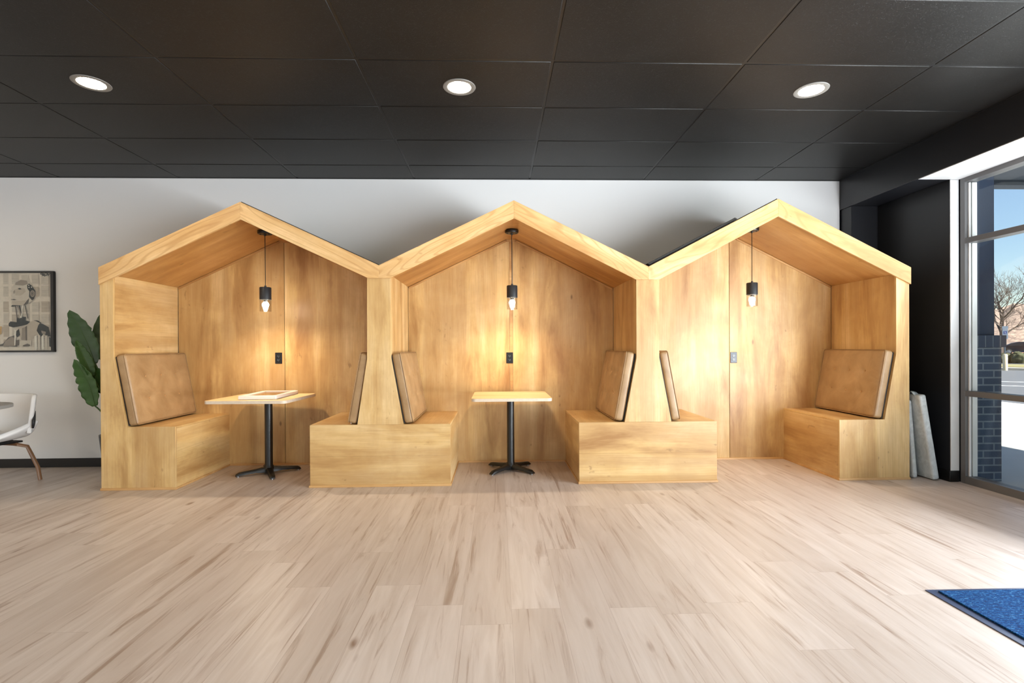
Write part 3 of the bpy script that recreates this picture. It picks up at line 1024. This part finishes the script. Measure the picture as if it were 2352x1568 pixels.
# ------------------------------------------------------------------ pendants
def make_pendant(loc, label):
    """root at the canopy's top, hanging down"""
    t = thing('pendant_lamp', loc, label, 'pendant lamp', 'black pendants under the gables', local=True)
    cn = MB()
    cn.lathe([(0.0001, 0), (0.064, 0), (0.066, -0.006), (0.066, -0.026), (0.062, -0.033), (0.012, -0.034), (0.009, -0.050), (0.0001, -0.050)])
    c = cn.build('canopy', M['black_metal'], t)
    for s in (-1, 1):
        MB().sphere(0.006, (s * 0.042, -0.008, -0.034), 8).build('screw', M['black_metal'], c)
    MB().tube([(0, 0, -0.045), (0, 0, -0.54)], 0.0034, 8).build('cord', M['black_plastic'], t)
    sh = MB()
    sh.lathe([(0.0001, -0.525), (0.010, -0.525), (0.010, -0.540), (0.048, -0.541), (0.0525, -0.546), (0.0525, -0.660), (0.049, -0.660), (0.049, -0.556), (0.0001, -0.552)], n=32)
    sh.build('lamp_shade', M['charcoal'], t)
    gl = MB()
    gl.lathe([(0.0482, -0.650), (0.0482, -0.770), (0.0500, -0.772), (0.0510, -0.770), (0.0510, -0.655)], n=32)
    gl.build('glass_cylinder', M['lamp_glass'], t)
    sk = MB()
    sk.lathe([(0.0001, -0.556), (0.02, -0.556), (0.02, -0.640), (0.016, -0.665), (0.0135, -0.682)], n=20)
    b = sk.build('socket', M['black_plastic'], t)
    bl = MB()
    bl.lathe([(0.0135, -0.6805), (0.021, -0.6865), (0.027, -0.695), (0.030, -0.708), (0.027, -0.721), (0.021, -0.7295), (0.014, -0.7345), (0.007, -0.737), (0.0003, -0.738)], n=24)
    bl.build('bulb', M['bulb'], b)
    sp = bpy.data.lights.new('lamp_beam', 'SPOT')
    sp.energy = BEAM
    sp.color = BULB_COL
    sp.spot_size = math.radians(165)
    sp.spot_blend = 1.0
    sp.shadow_soft_size = 0.03
    lo = bpy.data.objects.new('lamp_beam', sp)
    COL.objects.link(lo)
    lo.parent = b
    lo.location = (0, 0, -0.79)
    return t


pz = [roof_u(gables[0], -2.217), roof_u(gables[1], 0.158), roof_u(gables[2], 2.528)]
p0 = make_pendant((-2.212, 4.93, pz[0]), 'black cylinder pendant with clear glass hanging in the left booth')
dup(p0, (0.153, 4.93, pz[1]), 'black cylinder pendant with clear glass hanging in the middle booth')
dup(p0, (2.521, 4.93, pz[2]), 'black cylinder pendant with clear glass hanging in the right booth')


# ------------------------------------------------------------------ outlets
def make_outlet(loc, label, film=False):
    t = thing('wall_outlet', loc, label, 'outlet', 'black outlets on the booth backs', local=True)
    MB().box(-0.036, 0.036, -0.006, 0, -0.058, 0.058).build('cover_plate', M['film'] if film else M['black_plastic'], t, bevel=0.003)
    for z in (0.02, -0.02):
        r = MB().prism([(x, zz + z) for x, zz in rrect(0.034, 0.030, 0.008, 4)], -0.0085, -0.006).build('receptacle', M['socket'], t)
        sl = MB()
        sl.box(-0.008, -0.0058, -0.0090, -0.0084, z - 0.004, z + 0.006).box(0.0058, 0.008, -0.0090, -0.0084, z - 0.004, z + 0.006)
        sl.box(-0.0022, 0.0022, -0.0090, -0.0084, z - 0.011, z - 0.007)
        sl.build('slots', M['galv'], r)
    return t


make_outlet((-2.281, YB - 0.0005, 1.120), 'black outlet left of the seam above the framed picture table')
make_outlet((0.137, YB - 0.0005, 1.108), 'black outlet on the strip above the bare table')
make_outlet((2.546, YB - 0.0005, 1.097), 'film-covered bluish outlet right of the seam in the tableless booth', True)


# ------------------------------------------------------------------ recessed downlights
def make_downlight(loc, label):
    t = thing('recessed_light', loc, label, 'ceiling light', 'round recessed ceiling lights', local=True)
    MB().lathe([(0.078, 0.0015), (0.080, -0.004), (0.094, -0.007), (0.110, -0.004), (0.112, -0.0005)], n=40).build('trim_ring', M['trim_grey'], t)
    MB().disc(0.079, (0, 0, -0.002), 40, up=False).build('lens', M['lens'], t, recalc=False)
    return t


lx = [-2.708, -0.246, 2.211]
d0 = make_downlight((lx[0], 3.493, ZC), 'glowing round downlight above the left end of the booth')
dup(d0, (lx[1], 3.497, ZC), 'glowing round downlight above the middle of the booth')
dup(d0, (lx[2], 3.492, ZC), 'glowing round downlight at the right, nearest the window bulkhead')
for y in (1.06, -1.38, -3.82):  # unseen rows of lamps added to light the room
    for x in (-7.6, -5.17, lx[0], lx[1], lx[2]):  # leftmost column added to warm and brighten the left side
        if x == lx[2] and y > -3:
            continue
        dup(d0, (x, y, ZC), 'added unseen round downlight on the ceiling behind the photographer')
dup(d0, (-7.6, 3.49, ZC), 'added unseen round downlight at the far left of the lounge corner')  # unseen lamp added to lift the left wall
dup(d0, (-5.17, 3.49, ZC), 'added unseen round downlight on the ceiling above the lounge corner')  # unseen lamp added in line with the visible row

# ------------------------------------------------------------------ wrapped slabs leaning at the right
def slab(loc, H, T, D, lean, mat, label):
    t = thing('wrapped_cushion', loc, label, 'cushion', 'wrapped cushions leaning by the booth', local=True)
    cushion_body(D, H, T, 0.018, [], 0.0, mat, 'cushion_cover', t, 0.0015)
    return t


k = slab((3.915, 4.635, 0.002), 0.775, 0.064, 0.40, 0.0, M['wrap'], 'plastic-wrapped grey cushion leaning outermost against the booth end, nearest the window')
k.rotation_euler = (0, -math.radians(9.4), 0)
fl = MB()
fl._add([(0.002, -0.15, 0.765), (0.05, -0.14, 0.768), (0.056, -0.10, 0.79), (0.004, -0.11, 0.803), (0.05, -0.05, 0.80), (0.004, -0.03, 0.775), (0.055, -0.02, 0.77)],
        [(0, 1, 2, 3), (3, 2, 4), (3, 4, 6, 5)], 0, True)
fo = fl.build('wrap_flap', M['wrap'], k, label='loose flap of clear wrap on top')
sd = fo.modifiers.new('solid', 'SOLIDIFY')
sd.thickness = 0.004
k2 = slab((3.802, 4.72, 0.002), 0.715, 0.046, 0.40, 0.0, M['wrap'], 'plastic-wrapped grey cushion with rounded edge, tucked between the booth end and the outer wrapped one')
k2.rotation_euler = (0, -math.radians(4.5), 0)

# ------------------------------------------------------------------ entrance mat
em = thing('entrance_mat', (2.85, 1.65, 0), 'blue ribbed entrance mat with dark rubber edge on the plank floor', 'mat')
MB().prism([(2.120, 0.85), (3.60, 0.85), (3.60, 2.453), (2.120, 2.453)], 0.0, 0.004, axis='Z').build('rubber_edge', M['rubber'], em, bevel=0.002)
MB().box(2.165, 3.555, 0.895, 2.428, 0.004, 0.011).build('carpet', M['carpet'], em, bevel=0.003)

# ------------------------------------------------------------------ lounge corner: picture, chair, table, plant
PXR, PZT, PZB, PXL = -4.576, 2.034, 1.198, -5.215
pic = thing('wall_picture', (-4.9, YW, 1.2), 'black-framed grey collage print of a robot bust, on the white wall', 'picture')
yb = YW - 0.0005
f_ = MB()
for (a, b, c, d) in ((PXL, PXR, PZB, PZB + 0.017), (PXL, PXR, PZT - 0.017, PZT), (PXL, PXL + 0.026, PZB + 0.017, PZT - 0.017), (PXR - 0.026, PXR, PZB + 0.017, PZT - 0.017)):
    f_.box(a, b, yb - 0.034, yb, c, d)
f_.build('frame', M['black_frame'], pic, bevel=0.002)
cols = [lin(226, 209, 196), lin(205, 190, 178), lin(190, 172, 158), lin(150, 134, 124), lin(96, 86, 82), lin(28, 28, 30), lin(232, 220, 210), lin(205, 160, 105)]
pm = [plain('print_tone', c, 0.6, var=0.12, scale=30) for c in cols]
cm = lambda x, y: (PXR - (877 - x) * 0.000603, PZT - (y - 165) * 0.000636)
art = MB()
lay = [0]


def shape(pts, mi, h=None):
    lay[0] += 1
    yy = yb - 0.012 - 0.00004 * lay[0]
    q = [cm(*p) for p in pts]
    art.flat([(x, yy, z) for x, z in q], mi)


def ell(cx, cy_, rx, ry, n=20):
    return [(cx + rx * math.cos(2 * PI * i / n), cy_ + ry * math.sin(2 * PI * i / n)) for i in range(n)]


art.box(PXL + 0.02, PXR - 0.02, yb - 0.012, yb - 0.004, PZB + 0.012, PZT - 0.012, 0)
random.seed(4)
for (x0, x1) in ((-170, -40), (20, 110), (165, 285), (330, 450), (505, 620), (665, 790)):
    for (y0, y1) in ((210, 375), (405, 575), (650, 830), (855, 1010), (1040, 1230), (1260, 1400)):
        j = random.randint(-14, 14)
        shape([(x0, y0 + j), (x1, y0 + j), (x1, y1), (x0, y1)], random.choice((1, 1, 2)))
        for q in range(int((y1 - y0) / 24)):
            yq = y0 + 10 + q * 24 + j
            shape([(x0 + 6, yq), (x1 - 6, yq), (x1 - 6, yq + 3), (x0 + 6, yq + 3)], 3 if random.random() < 0.4 else 2)
# torso
shape([(-120, 1380), (20, 1340), (110, 1240), (230, 1200), (260, 1390)], 4)
shape([(20, 1380), (60, 1300), (160, 1230), (220, 1250), (220, 1380)], 3)
shape([(430, 1035), (480, 985), (560, 965), (640, 1010), (600, 1130), (580, 1230), (500, 1290), (330, 1290), (300, 1200), (270, 1085)], 2)
shape([(340, 1090), (420, 1060), (410, 1290), (330, 1285)], 3)
shape([(395, 1070), (425, 1050), (425, 1290), (400, 1290)], 4)
shape([(245, 1140), (290, 1100), (310, 1200), (260, 1240), (240, 1200)], 5)
shape([(215, 1110), (245, 1130), (225, 1370), (212, 1370)], 6)
shape([(230, 1290), (290, 1275), (300, 1370), (235, 1370)], 4)
shape([(300, 1290), (500, 1290), (490, 1380), (290, 1380)], 1)
shape([(350, 1370), (430, 1340), (480, 1365), (460, 1385), (360, 1388)], 4)
shape([(640, 1005), (700, 1030), (785, 1075), (822, 1235), (745, 1215), (700, 1180), (650, 1240), (585, 1130), (610, 1050)], 5)
shape([(660, 1130), (740, 1150), (730, 1190), (670, 1180)], 3)
shape([(530, 963), (600, 965), (668, 1005), (640, 1008), (570, 975)], 5)
for i, x in enumerate((545, 600, 660, 720)):
    shape([(x, 1225), (x + 42, 1205), (x + 46, 1420), (x + 20, 1450), (x + 4, 1420)], (6, 1, 6, 1)[i])
    shape([(x + 43, 1210), (x + 52, 1215), (x + 48, 1400), (x + 44, 1400)], 4)
shape([(790, 1240), (825, 1240), (825, 1400), (795, 1390)], 5)
# collar and neck
shape([(118, 1020), (150, 980), (255, 992), (252, 905), (300, 935), (340, 905), (410, 908), (405, 965), (478, 985), (430, 1030), (330, 1055), (200, 1078), (125, 1058)], 5)
shape([(300, 905), (330, 895), (345, 920), (310, 925)], 6)
for (a, b, c) in ((235, 262, 4), (270, 330, 3), (300, 345, 5), (355, 335, 6), (395, 440, 4)):
    shape([(a - 8, 720), (a + 10, 720), (b + 9, 900 if c != 4 else 935), (b - 7, 900 if c != 4 else 935)], c)
# head in profile, plate-like
shape([(170, 440), (240, 350), (330, 305), (430, 322), (505, 385), (560, 455), (575, 535), (545, 620), (450, 692), (370, 722), (190, 725), (168, 690), (180, 640), (158, 628), (182, 596), (168, 562), (205, 520), (152, 492), (178, 465)], 1)
shape([(240, 352), (330, 306), (430, 322), (450, 375), (360, 400), (235, 390)], 3)
shape([(215, 470), (300, 435), (390, 445), (410, 500), (330, 560), (240, 560)], 2)
shape([(275, 452), (310, 437), (345, 455), (310, 465)], 5)
shape([(200, 500), (225, 470), (235, 500), (215, 540)], 3)
shape([(180, 655), (420, 640), (380, 715), (195, 720)], 2)
shape([(155, 628), (215, 615), (260, 632), (215, 636)], 4)
shape([(430, 640), (470, 600), (450, 690), (400, 715), (365, 722)], 4)
shape([(160, 735), (185, 715), (370, 722), (250, 728), (188, 742)], 5)
shape([(433, 395), (465, 365), (520, 408), (572, 485), (572, 545), (545, 620), (512, 637), (465, 585), (470, 490), (440, 452)], 5)
for (r, mi) in ((52, 2), (42, 5), (34, 3), (22, 4)):
    shape(ell(522, 530, r * 0.75, r), mi)
for (x, y) in ((462, 395), (465, 430), (508, 425)):
    shape(ell(x, y, 9, 10, 10), 6)
# scribble in the corner
for (x, y, dx, dy) in ((655, 208, 30, -14), (684, 196, 20, 40), (700, 190, 14, 46), (722, 200, 10, 58), (735, 196, 40, 6), (750, 240, 40, -42), (770, 196, 20, 46), (790, 230, 34, -30), (690, 238, 60, -6), (655, 210, 40, 18)):
    L_ = math.hypot(dx, dy)
    nx, ny = -dy / L_ * 5, dx / L_ * 5
    shape([(x + nx, y + ny), (x + dx + nx, y + dy + ny), (x + dx - nx, y + dy - ny), (x - nx, y - ny)], 5)
shape([(-20, 1060), (8, 1060), (4, 1180), (-20, 1200)], 7)
art.build('print', pm, pic, recalc=False)
MB().box(PXL + 0.02, PXR - 0.02, yb - 0.030, yb - 0.027, PZB + 0.012, PZT - 0.012).build('glazing', M['pane'], pic)

# white shell chair with bent wooden legs
ch = thing('lounge_chair', (-4.63, 4.73, 0), 'white upholstered shell chair with bent walnut legs under the robot picture', 'chair', local=True)


def surf(name, mat, parent, fn, nu, nv, th, rev=False):
    mb = MB()
    vs = [fn(i / nu, j / nv) for i in range(nu + 1) for j in range(nv + 1)]
    fs = [(i * (nv + 1) + j, (i + 1) * (nv + 1) + j, (i + 1) * (nv + 1) + j + 1, i * (nv + 1) + j + 1) for i in range(nu) for j in range(nv)]
    mb._add(vs, fs, 0, True)
    o = mb.build(name, mat, parent)
    s = o.modifiers.new('solid', 'SOLIDIFY')
    s.thickness = th
    s.offset = 0
    b = o.modifiers.new('bevel', 'BEVEL')
    b.width = th * 0.3
    b.segments = 2
    b.limit_method = 'ANGLE'
    b.angle_limit = math.radians(50)
    return o


def back_fn(u, v):
    phi = (u - 0.5) * 2
    a = phi * 1.02
    e = abs(phi)
    zt_ = 0.805 - 0.055 * max(0, (e - 0.8) / 0.2) ** 2.2
    zb = 0.42 + 0.03 * e
    z = zb + (zt_ - zb) * v
    flare = 1 + 0.16 * v
    return (0.315 * math.sin(a) / math.sin(1.02) * (0.93 + 0.07 * v), (-0.02 + 0.27 * math.cos(a) ** 0.8 * flare), z)


def seat_fn(u, v):
    x = (u - 0.5) * 2
    y = -0.30 + 0.54 * v
    w_ = 0.24 + 0.06 * v
    z = 0.415 - 0.015 * math.sin(v * PI) + 0.155 * abs(x) ** 3.2 * v ** 1.2
    return (w_ * x, y * (1 - 0.12 * x * x * v), z)


surf('backrest', M['white_fabric'], ch, back_fn, 28, 14, 0.034)
surf('seat', M['white_fabric'], ch, seat_fn, 24, 18, 0.045)
for s in (-1, 1):
    pts = []
    mb = MB()
    ring = []
    for i in range(7):
        t = i / 6
        a = s * (0.72 + 0.36 * t)
        ring.append((0.330 * math.sin(a) / math.sin(1.02), -0.02 + 0.30 * math.cos(a) ** 0.8 if math.cos(a) > 0 else -0.02, 0.0, 0.50 + 0.10 * (1 - t), 0.575 + 0.075 * (1 - t)))
    vs = []
    for (x, y, _, z0, z1) in ring:
        vs += [(x, y, z0), (x, y, z1)]
    mb._add(vs, [(2 * i, 2 * i + 2, 2 * i + 3, 2 * i + 1) for i in range(6)], 0, True)
    o = mb.build('strap', M['charcoal'], ch)
    sm = o.modifiers.new('solid', 'SOLIDIFY')
    sm.thickness = 0.014
    sm.offset = 0
MB().box(-0.17, 0.17, -0.2, 0.18, 0.362, 0.378).build('underframe', M['black_metal'], ch, bevel=0.004)
for y0, y1 in ((-0.15, -0.24), (0.12, 0.24)):
    pth = [(-0.285, y1, 0.0), (-0.268, y1 * 0.94 + y0 * 0.06, 0.12), (-0.25, y1 * 0.6 + y0 * 0.4, 0.25), (-0.225, (y0 + y1) / 2 * 0.98, 0.325), (-0.195, y0, 0.350), (-0.15, y0, 0.3535), (0, y0, 0.3535)]
    full = pth + [(-p[0], p[1], p[2]) for p in pth[:-1][::-1]]
    MB().tube(full, 0.0185, 8, flat=0.6).build('leg', M['walnut'], ch)
ch.rotation_euler = (0, 0, math.radians(-14))

rt = thing('round_table', (-4.60, 4.36, 0), 'grey round pedestal table at the left edge in front of the white chair', 'table', local=True)
MB().lathe([(0.0001, 0.718), (0.40, 0.718), (0.412, 0.722), (0.412, 0.745), (0.408, 0.749), (0.0001, 0.749)], n=56).build('tabletop', M['grey_top'], rt)
MB().lathe([(0.0001, 0.0), (0.21, 0.0), (0.21, 0.012), (0.05, 0.03), (0.035, 0.06), (0.035, 0.7), (0.10, 0.717), (0.0001, 0.717)], n=32).build('pedestal', M['black_metal'], rt)

# potted bird-of-paradise plant
pl = thing('potted_plant', (-3.67, 5.08, 0), 'broad-leaved green plant in a black pot behind the booth left end', 'plant')
MB().lathe([(0.0001, 0.0), (0.150, 0.0), (0.155, 0.01), (0.195, 0.385), (0.195, 0.40), (0.182, 0.40), (0.178, 0.36), (0.0001, 0.355)], (-3.655, 5.08, 0), 36).build('pot', M['black_plastic'], pl)
MB().disc(0.180, (-3.655, 5.08, 0.362), 36).build('soil', M['soil'], pl)


def leaf(base, tip, width, normal, droop, fold, seed, stemfrom):
    rnd = random.Random(seed)
    base, tip = Vector(base), Vector(tip)
    nrm = Vector(normal).normalized()
    ax = (tip - base)
    L = ax.length
    side = ax.normalized().cross(nrm).normalized()
    nrm = side.cross(ax.normalized())
    N, K = 26, 5
    cuts = {0: {rnd.randint(6, 22), rnd.randint(8, 24)}, 1: {rnd.randint(6, 22), rnd.randint(10, 24)}}
    vs, fs = [], []
    for i in range(N + 1):
        t = i / N
        c = base + ax * t + nrm * (droop * math.sin(t * PI)) - Vector((0, 0, 1)) * 0.0
        wd = width * (math.sin(PI * min(1, t * 0.97 + 0.03)) ** 0.62) * (1.05 - 0.35 * t)
        for kk in range(-K, K + 1):
            q = kk / K
            sd = 0 if q < 0 else 1
            ww = wd
            if i in cuts[sd] and abs(q) > 0.6:
                ww = wd * 0.86
            rip = 0.006 * math.sin(t * 40 + seed) * abs(q) ** 2
            vs.append(c + side * (ww * q) + nrm * (fold * abs(q) * wd + rip))
    R = 2 * K + 1
    for i in range(N):
        for j in range(R - 1):
            fs.append((i * R + j, (i + 1) * R + j, (i + 1) * R + j + 1, i * R + j + 1))
    mb = MB()
    mb._add(vs, fs, 0, True)
    o = mb.build('leaf', M['leaf'], pl)
    s = o.modifiers.new('solid', 'SOLIDIFY')
    s.thickness = 0.0025
    rib = [base + ax * (i / 12) + nrm * (droop * math.sin(i / 12 * PI) + 0.002) for i in range(13)]
    MB().tube(rib, [0.006 * (1 - 0.8 * i / 12) for i in range(13)], 6).build('midrib', M['stem'], o)
    p = Vector(stemfrom)
    mid = (p + base) / 2 + Vector((0.02, 0, 0.05))
    st = [p * (1 - t) ** 2 + mid * 2 * t * (1 - t) + base * t * t for t in [i / 10 for i in range(11)]]
    MB().tube(st, [0.011 - 0.005 * i / 10 for i in range(11)], 8).build('stem', M['stem'], pl)


leaf((-3.885, 5.03, 1.08), (-4.085, 4.98, 1.60), 0.165, (-0.3, -1, 0.1), -0.02, 0.12, 1, (-3.67, 5.07, 0.36))
leaf((-3.835, 5.16, 1.08), (-3.945, 5.20, 1.585), 0.14, (0.4, -1, 0.05), -0.02, 0.22, 2, (-3.64, 5.10, 0.36))
leaf((-3.86, 4.96, 0.96), (-3.985, 4.93, 1.31), 0.062, (0.75, -0.8, 0.0), 0.02, 0.35, 3, (-3.66, 5.03, 0.36))
leaf((-3.845, 4.97, 0.68), (-3.98, 4.90, 1.13), 0.135, (-0.35, -1, 0.15), -0.03, 0.15, 4, (-3.69, 5.05, 0.36))
leaf((-3.79, 5.02, 0.80), (-3.88, 4.98, 1.08), 0.09, (0.1, -1, 0.2), 0.0, 0.2, 5, (-3.63, 5.06, 0.36))
leaf((-3.62, 5.18, 1.0), (-3.55, 5.25, 1.45), 0.09, (0.2, -1, 0.1), 0.0, 0.2, 6, (-3.63, 5.12, 0.36))

# ------------------------------------------------------------------ outside
gz = -0.05
struct(MB().box(4.30, 11.2, -14, 11.2, gz - 0.2, gz).build('sidewalk', M['concrete']))
struct(MB().box(-40, 220, -80, 220, gz - 0.4, gz - 0.012).build('car_park', M['asphalt']))
pt = MB()
for s in (15.5, 17.2):
    pt.prism([(s - 6, s + 6), (s - 5.85, s + 6.1), (s + 8, s - 7.8), (s + 7.85, s - 7.95)], gz - 0.0115, gz - 0.009, axis='Z')
struct(pt.build('parking_lines', M['plate_white']))
isl = MB()
isl.prism([(22, 30), (46, 60), (72, 40), (30.0, 17.6)], gz - 0.012, gz + 0.10, axis='Z')
struct(isl.build('kerb_strip', M['curb']))
struct(MB().prism([(23.0, 30), (46, 59), (71, 40), (30.6, 18.6)], gz + 0.1, gz + 0.13, axis='Z').build('verge', M['grass']))
struct(MB().prism([(26.6, 33.5), (46, 60), (74, 42), (33.5, 22)], gz + 0.10, gz + 0.135, axis='Z').build('road', M['asphalt']))
# canopy over the walk and its brick pier
cn = MB()
cn.box(4.30, 9.4, -14, 7.4, 3.62, 3.95).box(4.30, 9.4, 7.2, 7.4, 3.55, 3.95)
struct(cn.build('canopy_roof', M['canopy']))
pr = thing('brick_pier', (4.50, 4.77, gz), 'navy pier of brick base and smooth upper shaft outside the window', 'pier')
MB().box(4.31, 4.680, 4.565, 4.97, gz, 1.195).build('brick_base', M['brick'], pr)
cap = MB()
u = 4.2905
while u < 4.71 - 0.01:
    e = min(u + 0.062, 4.698)
    cap.box(u, e, 4.535, 5.0, 1.195, 1.305)
    u += 0.0715
cap.box(4.296, 4.692, 4.5362, 4.993, 1.197, 1.303, 1)
cap.build('soldier_course', [plain('navy_brick', lin(44, 58, 80), 0.85), plain('mortar', lin(104, 114, 124), 0.9)], pr)
MB().box(4.32, 4.632, 4.585, 4.95, 1.305, 3.618).build('shaft', M['navy'], pr)


def yawto(x, y):
    return math.atan2(y, x) - PI / 2


# accessible parking sign on a bollard
sx_, sy_ = 25.03, 24.23
sg_ = thing('parking_sign', (sx_, sy_, gz), 'accessible parking sign with blue wheelchair square on a cream bollard post', 'sign', local=True)
MB().lathe([(0.0001, -0.012), (0.095, -0.012), (0.095, 0.76), (0.07, 0.79), (0.0001, 0.80)], n=20).build('bollard', M['cream'], sg_)
MB().box(-0.025, 0.025, -0.02, 0.02, 0.795, 2.02).build('post', M['galv'], sg_)
sp_ = MB().box(-0.10, 0.10, -0.035, -0.021, 1.54, 2.02).build('sign_plate', M['plate_white'], sg_)
MB().box(-0.105, 0.105, -0.036, -0.021, 2.025, 2.17).build('top_plate', M['plate_white'], sg_)
MB().box(-0.055, 0.055, -0.038, -0.0355, 1.775, 1.925).build('blue_square', M['sign_blue'], sp_)
wc = MB()
Q = lambda x, z: (x * 0.45, -0.040, 1.85 + (z - 2.73) * 0.56)
wc.sphere(0.011, Q(-0.015, 2.825), 8, sy=0.15)
ring = [Q(-0.005 + 0.05 * math.cos(a), 2.675 + 0.05 * math.sin(a)) for a in [math.radians(d) for d in range(100, 385, 15)]]
wc.tube(ring, 0.0055, 6)
wc.tube([Q(-0.012, 2.80), Q(-0.006, 2.715), Q(0.045, 2.71), Q(0.066, 2.645), Q(0.085, 2.65)], 0.0065, 6)
wc.tube([Q(-0.01, 2.765), Q(0.04, 2.758)], 0.005, 6)
wc.build('wheelchair_symbol', M['plate_white'], sp_)
sg_.rotation_euler = (0, 0, yawto(sx_, sy_))

# clipped bush on the island
bu = bpy.data.meshes.new('bush')
bm = bmesh.new()
rg = random.Random(3)
for i in range(26):
    a, r = rg.uniform(0, 2 * PI), rg.uniform(0, 1.0) ** 0.5
    cxx, cyy = 1.5 * r * math.cos(a), 0.8 * r * math.sin(a)
    q = bmesh.ops.create_icosphere(bm, subdivisions=3, radius=rg.uniform(0.22, 0.36), matrix=Matrix.Translation((cxx, cyy, rg.uniform(0.18, 0.40 - 0.15 * r))))
    for v in q['verts']:
        v.co += Vector((rg.uniform(-1, 1), rg.uniform(-1, 1), rg.uniform(-1, 1))) * 0.05
for f in bm.faces:
    f.smooth = True
bm.to_mesh(bu)
bm.free()
bu.materials.append(M['hedge'])
bo = bpy.data.objects.new('bush', bu)
COL.objects.link(bo)
bo.location = (31.3, 29.6, gz + 0.12)
bo.rotation_euler = (0, 0, yawto(31.3, 29.6))
tag(bo, 'low rounded green bush across the car park, right of the parking sign', 'bush')

# dark saloon car
car = thing('parked_car', (57.6, 53.6, gz + 0.125), 'dark saloon car parked beyond the bush, seen through the window', 'car', local=True)
side = [(-2.3, 0.35), (-2.32, 0.62), (-2.22, 0.86), (-1.75, 0.93), (-1.05, 1.30), (-0.55, 1.43), (0.35, 1.44), (0.75, 1.36), (1.30, 0.99), (2.05, 0.86), (2.28, 0.66), (2.30, 0.36), (1.85, 0.28), (-1.9, 0.28)]
cb = MB()
N = len(side)
secs = []
for wy, ins in ((-0.88, 0.0), (-0.60, 1.0), (0.60, 1.0), (0.88, 0.0)):
    pass
vs, fs = [], []
for wy in (-1, -0.97, 0.97, 1):
    for (x, z) in side:
        hw = 0.90 if z < 0.95 else 0.90 - 0.30 * (z - 0.95) / 0.5
        k_ = hw * wy
        sc = 0.985 if abs(wy) == 1 else 1.0
        vs.append((x * sc, k_, 0.28 + (z - 0.28) * sc))
for s in range(3):
    for i in range(N):
        j = (i + 1) % N
        fs.append((s * N + i, s * N + j, (s + 1) * N + j, (s + 1) * N + i))
fs.append(tuple(range(N)))
fs.append(tuple(3 * N + i for i in range(N)))
cb._add(vs, fs, 0, False)
cb.build('body', M['car_paint'], car, bevel=0.03)
for s in (-1, 1):
    for poly in ([(-1.45, 0.97), (-0.98, 1.27), (-0.52, 1.36), (-0.22, 1.37), (-0.22, 0.97)], [(-0.14, 0.97), (-0.14, 1.37), (0.35, 1.37), (0.68, 1.30), (1.12, 0.98)]):
        wv = [(x, s * (0.905 - 0.30 * max(0, z - 0.95) / 0.5), z) for x, z in poly]
        MB().flat(wv).build('side_window', M['car_glass'], car)
    for x in (-1.42, 1.42):
        wh = MB()
        wh.lathe([(0.0001, -0.11), (0.29, -0.11), (0.33, -0.08), (0.33, 0.08), (0.29, 0.11), (0.0001, 0.11)], (x, s * 0.82, 0.33), 20, axis='Y')
        t_ = wh.build('wheel', M['tyre'], car)
        MB().lathe([(0.0001, s * 0.112), (0.20, s * 0.112), (0.22, s * 0.10)], (x, s * 0.82, 0.33), 16, axis='Y').build('rim', M['rim'], t_)
car.rotation_euler = (0, 0, yawto(57.6, 53.6) + math.radians(8))

# bare winter tree
rg = random.Random(11)
tr = MB()


def branch(p, d, L, r, lev):
    n = 4 if lev < 3 else 3
    pts, rads = [p], [r]
    q = p.copy()
    dd = d.copy()
    for i in range(n):
        dd = (dd + Vector((rg.uniform(-1, 1), rg.uniform(-1, 1), rg.uniform(-0.4, 0.8))) * 0.16).normalized()
        q = q + dd * (L / n)
        pts.append(q.copy())
        rads.append(r * (1 - 0.55 * (i + 1) / n))
    tr.tube(pts, rads, 5 if lev < 2 else 3, smooth=lev < 2)
    if lev >= 5:
        return
    kids = (6, 5, 4, 4, 4)[lev]
    for i in range(kids):
        t = rg.uniform(0.35, 1.0) if lev else rg.uniform(0.45, 1.0)
        k_ = min(n - 1, int(t * n))
        base = pts[k_].lerp(pts[k_ + 1], t * n - k_)
        a = rg.uniform(0, 2 * PI)
        s1 = dd.orthogonal().normalized()
        s2 = dd.cross(s1)
        nd = (dd * 0.75 + (s1 * math.cos(a) + s2 * math.sin(a)) * rg.uniform(0.45, 0.85) + Vector((0, 0, 0.12))).normalized()
        branch(base, nd, L * rg.uniform(0.55, 0.78), max(0.008, r * 0.48), lev + 1)


branch(Vector((0, 0, 0)), Vector((0.05, 0, 1)), 3.6, 0.17, 0)
to = tr.build('bare_tree', M['bark'], None, recalc=False)
to.location = (44.1, 43.0, gz + 0.1)
tag(to, 'leafless winter tree with fine branches beyond the car park', 'tree')
# brushy rise and leaf litter bank far behind
hm = MB()
n = 60
rg = random.Random(6)
vs, fs = [], []
base_c = Vector((1, 1, 0)).normalized()
tang = Vector((1, -1, 0)).normalized()
rows = [(62, 0.0), (63.5, 0.5), (70, 3.2), (76, 4.9), (84, 6.6), (94, 6.4)]
for (dist, h) in rows:
    for i in range(n + 1):
        o = -40 + 80 * i / n
        jj = rg.uniform(-0.5, 0.5) * (0.15 + h * 0.3)
        p = base_c * (dist + 22) + tang * o
        vs.append((p.x, p.y, gz + h + jj))
for j in range(len(rows) - 1):
    for i in range(n):
        hm._add([], [], 0)
        fs.append((j * (n + 1) + i, (j + 1) * (n + 1) + i, (j + 1) * (n + 1) + i + 1, j * (n + 1) + i + 1))
hm._add(vs, fs, 0, False)
for i, (a) in enumerate(fs):
    hm.mi[i] = 1 if i < n * 1 else 0
struct(hm.build('hillside', [M['brush'], M['leaf_litter']], None))
for o in bpy.data.objects:
    if '_o' in o:
        del o['_o']
